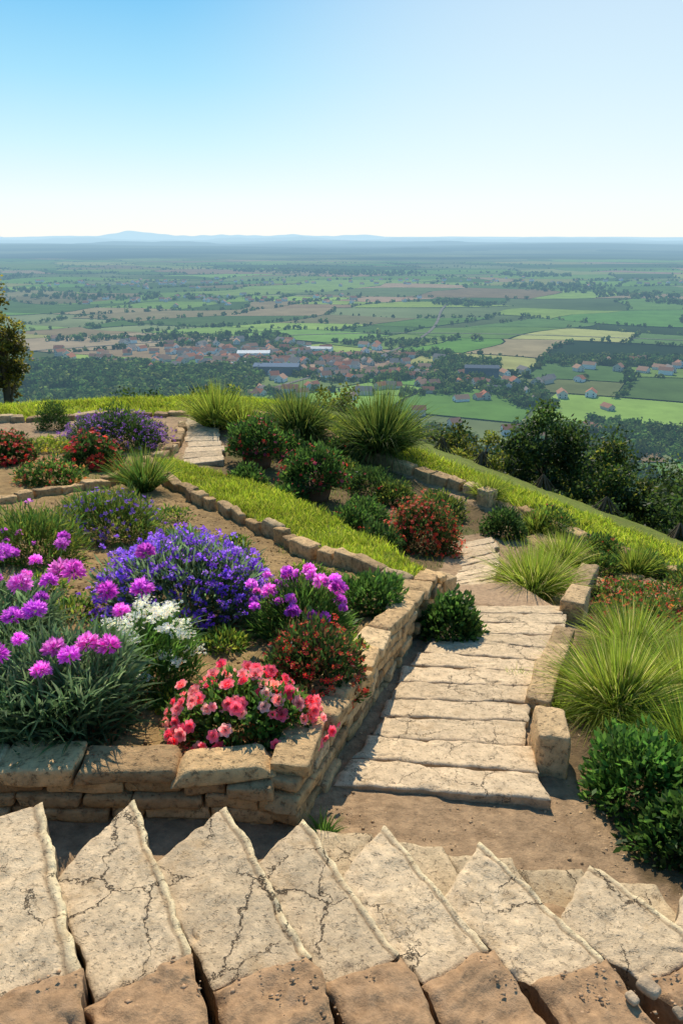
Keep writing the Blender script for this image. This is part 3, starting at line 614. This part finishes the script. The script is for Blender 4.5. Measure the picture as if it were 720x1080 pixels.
for a_ in [(4.55,16.0,-1.35,1.2,4.0,TG,110,140,.10,.2),(5.8,14.9,-1.85,1.05,3.4,TG+TG+TY,85,120,.10,.2),(6.6,13.2,-2.2,1.05,3.2,TG,80,120,.09,0),
  (7.9,15.2,-2.0,1.35,3.8,TG,80,120,.10,0),(6.5,18.5,-2.5,1.3,3.0,TG,55,110,.11,0),(3.4,17,-2.2,1.0,2.8,TY,75,120,.09,0),
  (2.4,18.5,-2.2,1.1,2.8,TY+TG,75,120,.10,0),(4.4,19,-2.8,1.3,2.8,TG,55,110,.11,0),(-.1,19.5,-1.6,1.1,2.8,TY,60,110,.10,0),
  (1.1,19.5,-1.9,1.0,2.8,TY+TG,60,110,.10,0),(3.0,15.2,-2.25,.7,1.8,TY,60,110,.08,0),(4.0,14.0,-2.45,.85,2.2,TY+TG,60,110,.08,0),(2.2,15.8,-2.25,.7,1.6,TY,50,110,.08,0),
  (4.9,12.9,-2.5,.85,2.3,TG,65,110,.08,0),(5.7,11.6,-2.5,.9,2.4,TG,65,110,.08,0),(6.5,10.4,-2.45,.95,2.4,TG,65,110,.08,0),(7.4,11.8,-2.2,1.1,3,TG,60,110,.09,0),(7.5,9.3,-2.3,.95,2.4,TG,60,110,.08,0),
  (-8.75,19.2,1.35,.85,3.6,[(.22,.19,.03),(.14,.13,.02),(.09,.09,.02)],60,100,.10,.65),(-11.5,20,1.0,1.6,4,[(.12,.11,.02),(.08,.08,.02)],55,110,.12,.3),
  (-5.9,21,-1.9,1.2,2.4,TG,60,110,.11,0),(-3.6,21.5,-2.0,1.1,2.2,TY+TG,60,110,.11,0)]:
    tree('broadleaf_tree',*a_)

# ------------------------------------------------------------------ tree masses
def tmpl(K,sz,seed):
    g=np.random.default_rng(seed);z=g.uniform(-.6,1,K);a=g.uniform(0,6.28,K);r=np.sqrt(1-z*z)
    d=np.c_[r*np.cos(a),r*np.sin(a),z];p=d*g.uniform(.55,1,(K,1))*(1+.2*g.normal(size=(K,1)))*A([.5,.5,.48])+A([0,0,.5])
    nrm=unit(d+g.normal(0,.5,(K,3)));u=unit(np.cross(nrm,g.normal(size=(K,3))));v=np.cross(nrm,u)
    V=np.stack([p-u*sz,p-v*sz*.8,p+u*sz,p+v*sz*.8],1)
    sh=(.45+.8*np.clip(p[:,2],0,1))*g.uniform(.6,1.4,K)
    return V.reshape(-1,3),np.repeat(sh,4)
def mass(name,P,H,cols,K=40,sz=.16,mat=M_vtree):
    n=len(P);m=MB();nt=5;gr=rng.integers(nt,size=n)
    for t in range(nt):
        V,sh=tmpl(K,sz,100+t);sel=np.where(gr==t)[0];k=len(sel)
        if k==0: continue
        a=rng.uniform(0,6.28,k);ca,sa=np.cos(a)[:,None],np.sin(a)[:,None];h=H[sel]
        w=h*rng.uniform(.75,1.25,k)
        X=(V[None,:,0]*ca-V[None,:,1]*sa)*w[:,None]+P[sel,0:1];Yv=(V[None,:,0]*sa+V[None,:,1]*ca)*w[:,None]+P[sel,1:2];Zv=V[None,:,2]*h[:,None]+P[sel,2:3]-h[:,None]*.08
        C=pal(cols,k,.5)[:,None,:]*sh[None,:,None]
        m.add(np.stack([X,Yv,Zv],-1).reshape(-1,3),np.arange(k*len(V)).reshape(-1,4),C=C.reshape(-1,3))
    return m.build(name,mat)
n=2400;x=rng.uniform(-60,70,n);y=rng.uniform(8,150,n)
d,_,_=ridge_near(x,y);o=~inpoly(x,y,RPOLY)
k_=o&(d>6)&((x>-2)|(d>25));x=x[k_];y=y[k_];z=terrain(x,y)
dd=np.hypot(x,y);H=np.minimum(rng.uniform(3,6,len(x)),np.maximum(1.2,(CZ-.33*dd)-z))
mass('hillside_woodland',np.c_[x,y,z],H,TG+TG+TY,100,.085,M_vtree)
VZ=-150.
VC=[(.055,.105,.022),(.08,.13,.028),(.038,.07,.018),(.11,.14,.035)]
def forest(name,n,xr,yr,thr,scale,seed,H=(8,14),K=40,sz=.15,cols=None,cond=None):
    x=rng.uniform(*xr,n);y=rng.uniform(*yr,n);m=sn(np.c_[x,y],scale,seed)>thr
    if cond is not None:m&=cond(x,y)
    m&=np.abs(x)<y*.55+60
    x=x[m];y=y[m];mass(name,np.c_[x,y,np.full(len(x),VZ)],rng.uniform(*H,len(x)),cols or VC,K,sz)
forest('valley_woodland',5200,(-100,330),(220,600),-.3,.018,21,(6,13),46,.12)
forest('valley_woodland',2600,(-330,0),(560,720),.0,.016,22,(6,12),40,.14)
forest('valley_woodland',4200,(-500,-90),(690,930),-.25,.012,23,(7,14),34,.16)
forest('valley_woodland',4600,(60,560),(560,980),.05,.014,24,(6,12),30,.16)
forest('valley_woodland',2600,(-300,150),(740,1150),.25,.014,25,(6,10),22,.19)
forest('valley_woodland',8000,(-900,900),(1150,1900),.62,.006,26,(7,13),16,.24)
forest('valley_woodland',9000,(-2000,2000),(1900,3800),.6,.0035,27,(8,15),11,.34)

# ------------------------------------------------------------------ valley
def vz(x,y):
    d=np.hypot(x,y);a=np.clip((d-4500)/9000,0,1)
    return VZ+a*(55*sn(np.stack([x,y],-1),.00045,31)-10)
rad=np.r_[0,np.geomspace(120,90000,220)];ang=np.radians(np.linspace(-75,75,340))
Rr,An=np.meshgrid(rad,ang,indexing='ij');X=Rr*np.sin(An);Y=Rr*np.cos(An)
Z=vz(X,Y)
pp=np.stack([X,Y],-1)
c1=A([.08,.12,.04]);c2=A([.26,.29,.13]);c3=A([.02,.038,.018])
n1=(.5+.5*np.clip(sn(pp,.0016,41)*1.5,-1,1))[...,None];n2=(np.clip(sn(pp*A([.5,1.6]),.0011,42)*2.6,0,1))[...,None]
C=c1*(1-n1)+c2*n1;C=C*(1-n2)+c3*n2
ny,nx=X.shape;idx=np.arange(nx*ny).reshape(ny,nx)
Q=np.stack([idx[:-1,:-1],idx[1:,:-1],idx[1:,1:],idx[:-1,1:]],-1).reshape(-1,4)[:,::-1]
mb=MB();mb.add(np.stack([X,Y,Z],-1),Q,C=C.reshape(-1,3));mb.build('valley_ground',M_valley,True)
FC=[(.11,.21,.045),(.16,.28,.055),(.08,.14,.04),(.20,.26,.07),(.27,.21,.11),(.34,.23,.14),(.065,.12,.035),(.24,.33,.07),(.13,.22,.05),(.10,.17,.05),(.16,.20,.07),(.32,.33,.11),(.20,.31,.07),(.22,.18,.09)]
quads=[]
def split(q,dep):
    q=np.array(q);c=q.mean(0);y=np.linalg.norm(c)
    l1=np.linalg.norm(q[1]-q[0]);l2=np.linalg.norm(q[3]-q[0]);tgt=50+y*.075
    if max(l1,l2)<tgt*rng.uniform(1,2.3) or dep>15: quads.append(q);return
    a,b=rng.uniform(.3,.7,2)
    if l1>l2:
        m=q[0]+(q[1]-q[0])*a;k=q[3]+(q[2]-q[3])*(.3*a+.7*b);split([q[0],m,k,q[3]],dep+1);split([m,q[1],q[2],k],dep+1)
    else:
        m=q[0]+(q[3]-q[0])*a;k=q[1]+(q[2]-q[1])*(.3*a+.7*b);split([q[0],q[1],k,m],dep+1);split([m,k,q[2],q[3]],dep+1)
split([(-2600,520),(1700,150),(5300,5000),(-4300,5600)],0)
def warp(p):
    a=np.linalg.norm(p,axis=-1,keepdims=True)*.03+10
    return p+a*np.stack([sn(p,.006,61),sn(p,.006,62)],-1)
mb=MB();hp=[]
uu=np.linspace(0,1,6);U,V_=np.meshgrid(uu,uu);fi=np.arange(36).reshape(6,6);FQ=np.stack([fi[:-1,:-1],fi[:-1,1:],fi[1:,1:],fi[1:,:-1]],-1).reshape(-1,4)
for q in quads:
    c=q.mean(0)
    if abs(c[0])>c[1]*.6+150: continue
    q2=c+(q-c)*(1-4/max(np.linalg.norm(q[0]-c),20))
    g=(1-U)[...,None]*(1-V_)[...,None]*q2[0]+U[...,None]*(1-V_)[...,None]*q2[1]+(U*V_)[...,None]*q2[2]+((1-U)*V_)[...,None]*q2[3]
    g=warp(g.reshape(-1,2))
    if rng.random()<.88:
        mb.add(np.c_[g,np.full(36,VZ+1.2)],FQ,C=pal(FC,1,.22)[0])
    for i in range(4):
        if rng.random()<.38:
            a,b=q[i],q[(i+1)%4];L_=np.linalg.norm(b-a);sp=6+np.linalg.norm(c)*.003;k=int(L_/sp*rng.uniform(.4,1))
            t=rng.random(k)[:,None];hp.append(warp(a+(b-a)*t)+rng.normal(0,2.5,(k,2)))
mb.build('farm_fields',M_field)
hp=np.concatenate(hp);hd=np.hypot(hp[:,0],hp[:,1]);hp=hp[hd<4600]
mass('hedgerow_trees',np.c_[hp,np.full(len(hp),VZ)],rng.uniform(3,10,len(hp)),VC,12,.30)
def road(pts,w):
    P=np.array(pts,float);d=np.gradient(P,axis=0);nn=unit(np.c_[-d[:,1],d[:,0]])*w/2;m=MB();k=len(P)
    V=np.r_[np.c_[P-nn,np.full(k,VZ+1.8)],np.c_[P+nn,np.full(k,VZ+1.8)]]
    m.add(V,[[i,i+k,i+k+1,i+1] for i in range(k-1)],C=A([.20,.18,.15]));m.build('country_road',M_field)
t=np.linspace(0,1,30)
road(np.c_[-120+500*t+60*np.sin(t*5),700+1300*t],5);road(np.c_[-500+1300*t,1000+160*np.sin(t*4)+200*t],5)
def house(m,x,y,w,l,h,yaw,wc,rc,z=VZ,rh=.35):
    cy,sy=math.cos(yaw),math.sin(yaw);V=A([[-w,-l,0],[w,-l,0],[w,l,0],[-w,l,0],[-w,-l,h],[w,-l,h],[w,l,h],[-w,l,h]],)*A([.5,.5,1])
    R=A([[cy,-sy,0],[sy,cy,0],[0,0,1]]);o=A([x,y,z])
    m.add(V@R.T+o,[[0,1,5,4],[1,2,6,5],[2,3,7,6],[3,0,4,7]],C=A(wc))
    g=A([[-w/2,-l/2,h],[w/2,-l/2,h],[0,-l/2,h+w*rh],[-w/2,l/2,h],[w/2,l/2,h],[0,l/2,h+w*rh]]);m.add(g@R.T+o,T=[[0,1,2],[3,5,4]],C=A(wc))
    e=.6;r=A([[-w/2-e,-l/2-e,h-e*rh*2],[0,-l/2-e,h+w*rh+.15],[0,l/2+e,h+w*rh+.15],[-w/2-e,l/2+e,h-e*rh*2],[w/2+e,-l/2-e,h-e*rh*2],[w/2+e,l/2+e,h-e*rh*2]])
    m.add(r@R.T+o,[[0,1,2,3],[1,4,5,2]],C=A(rc))
    for s in (-1,1):
        for wx in (-.28,.28):
            for wz in ([.35,.75] if h>5 else [.5]):
                a=w*wx;zz=h*wz;yy=s*(l/2+.05)
                m.add(A([[a-.6,yy,zz-.6],[a+.6,yy,zz-.6],[a+.6,yy,zz+.6],[a-.6,yy,zz+.6]])@R.T+o,[[0,1,2,3]],C=A([.04,.05,.06]))
m=MB()
for (cx,cy,sx,sy_,n) in [(-190,1010,100,70,130),(-60,950,80,60,85),(30,880,70,50,30),(60,820,70,40,18),(170,760,90,60,22),(-300,1900,220,60,50),(-500,2600,300,120,60),(330,900,80,50,16),(-90,740,90,25,12),(600,2700,300,150,40),(150,620,70,40,8)]:
    for i in range(n):
        x,y=rng.normal(cx,sx),rng.normal(cy,sy_)
        rc=[(.42,.15,.08),(.38,.18,.11),(.24,.20,.17),(.46,.25,.15)][rng.integers(4)];wc=[(.68,.60,.50),(.55,.47,.37),(.78,.76,.70)][rng.integers(3)]
        house(m,x,y,rng.uniform(7,11),rng.uniform(8,17),rng.uniform(4,7),rng.uniform(0,3.14),wc,rc)
m.build('village',M_build)
def warehouse(x,y,w,l,h,yaw,wc,rc):
    m=MB();house(m,x,y,w,l,h,yaw,wc,rc,rh=.08)
    cy,sy=math.cos(yaw),math.sin(yaw);R=A([[cy,-sy,0],[sy,cy,0],[0,0,1]]);o=A([x,y,VZ])
    for k in range(5):
        b=-l/2+l*(k+.5)/5
        for s in (-1,1):
            xx=s*(w/2+.1);m.add(A([[xx,b-3,0],[xx,b+3,0],[xx,b+3,h*.6],[xx,b-3,h*.6]])@R.T+o,[[0,1,2,3]],C=A([.12,.13,.15]))
    m.build('warehouse',M_build)
warehouse(-75,868,26,52,11,1.5,(.14,.14,.14),(.14,.18,.24));warehouse(160,850,22,38,12,1.45,(.08,.10,.12),(.08,.1,.13));warehouse(-115,985,24,42,9,1.6,(.7,.68,.65),(.72,.70,.66));warehouse(-30,1030,20,34,8,1.4,(.7,.7,.68),(.58,.56,.52));warehouse(-130,905,18,30,8,1.5,(.7,.68,.62),(.5,.46,.42))
mb=MB()
for (D,h0,seed,a0,a1) in [(9000,40,51,-30,30),(15000,70,52,-32,30),(24000,150,53,-30,34),(40000,330,54,-34,12)]:
    an=np.radians(np.linspace(a0,a1,260));prof=np.clip(.55+.45*sn(np.degrees(an)[:,None],.28,seed)+.12*sn(np.degrees(an)[:,None],1.4,seed+1),0.02,2)*np.clip((an-an[0])/.15,0,1)*np.clip((an[-1]-an)/.25,0,1)
    rs=np.linspace(-1,1,9);V=[]
    for r in rs: V.append(np.c_[np.sin(an)*(D+r*D*.12),np.cos(an)*(D+r*D*.12),VZ-12+h0*prof*math.cos(r*1.57)**2])
    V=np.concatenate(V);k=len(an);Q=[[i*k+j,(i)*k+j+1,(i+1)*k+j+1,(i+1)*k+j] for i in range(8) for j in range(k-1)]
    mb.add(V,Q,C=A([.04,.06,.025]))
mb.build('distant_hills',M_valley,True)

# ------------------------------------------------------------------ sky, sun, camera
w=bpy.data.worlds.new("World");bpy.context.scene.world=w;w.use_nodes=True;nt=w.node_tree;nt.nodes.clear();L=nt.links.new
sky=nt.nodes.new('ShaderNodeTexSky');sky.sky_type='NISHITA';sky.sun_disc=False;sky.sun_elevation=SUN_EL;sky.sun_rotation=SUN_AZ
sky.altitude=300;sky.air_density=1.0;sky.dust_density=.3;sky.ozone_density=2.5
scl=N(nt,'ShaderNodeVectorMath',operation='SCALE');scl.inputs['Scale'].default_value=.12;L(sky.outputs[0],scl.inputs[0])
tc=N(nt,'ShaderNodeTexCoord');sx=N(nt,'ShaderNodeSeparateXYZ');L(tc.outputs['Generated'],sx.inputs[0])
cr=N(nt,'ShaderNodeValToRGB');el=cr.color_ramp.elements
stops=[(0,(.95,.98,.98)),(.04,(.90,.98,1.0)),(.10,(.64,.92,1.0)),(.17,(.38,.78,.99)),(.245,(.19,.60,.94)),(.42,(.11,.38,.76)),(1,(.05,.17,.46))]
el[0].position=0;el[0].color=(*stops[0][1],1);el[1].position=1;el[1].color=(*stops[-1][1],1)
for p,c in stops[1:-1]: e=el.new(p);e.color=(*c,1)
L(sx.outputs['Z'],cr.inputs['Fac'])
gd=N(nt,'ShaderNodeVectorMath',operation='DOT_PRODUCT');L(tc.outputs['Generated'],gd.inputs[0]);ga,ge=math.radians(28),math.radians(9)
gd.inputs[1].default_value=(math.sin(ga)*math.cos(ge),math.cos(ga)*math.cos(ge),math.sin(ge))
gm_=N(nt,'ShaderNodeMapRange',interpolation_type='SMOOTHSTEP',i_From_Min=.76,i_From_Max=1.0);gm_.inputs['To Max'].default_value=.6;L(gd.outputs['Value'],gm_.inputs['Value'])
gx=N(nt,'ShaderNodeMix',data_type='RGBA');L(gm_.outputs[0],gx.inputs[0]);L(cr.outputs[0],gx.inputs[6]);gx.inputs[7].default_value=(.95,1.0,1.0,1)
mixs=N(nt,'ShaderNodeMix',data_type='RGBA');mixs.inputs[0].default_value=.85;L(scl.outputs[0],mixs.inputs[6]);L(gx.outputs[2],mixs.inputs[7])
bg=nt.nodes.new('ShaderNodeBackground');bg.inputs['Strength'].default_value=1.0;ou=nt.nodes.new('ShaderNodeOutputWorld')
L(mixs.outputs[2],bg.inputs[0]);L(bg.outputs[0],ou.inputs[0])
sd=A([math.sin(SUN_AZ)*math.cos(SUN_EL),math.cos(SUN_AZ)*math.cos(SUN_EL),math.sin(SUN_EL)])
l=bpy.data.lights.new('sun','SUN');l.energy=5.0;l.angle=math.radians(.5);l.color=(1,.92,.78);lo=bpy.data.objects.new('sun',l)
lo.rotation_euler=Vector(tuple(sd)).to_track_quat('Z','Y').to_euler();bpy.context.scene.collection.objects.link(lo)
cam=bpy.data.cameras.new('camera');co=bpy.data.objects.new('camera',cam);bpy.context.scene.collection.objects.link(co)
cam.sensor_fit='VERTICAL';cam.sensor_height=36;cam.lens=26;cam.clip_start=.05;cam.clip_end=200000
co.location=(0,0,CZ);co.rotation_euler=(math.radians(90-20.5),0,0)
sc=bpy.context.scene;sc.camera=co
sc.view_settings.view_transform='Standard';sc.view_settings.look='None';sc.view_settings.exposure=0
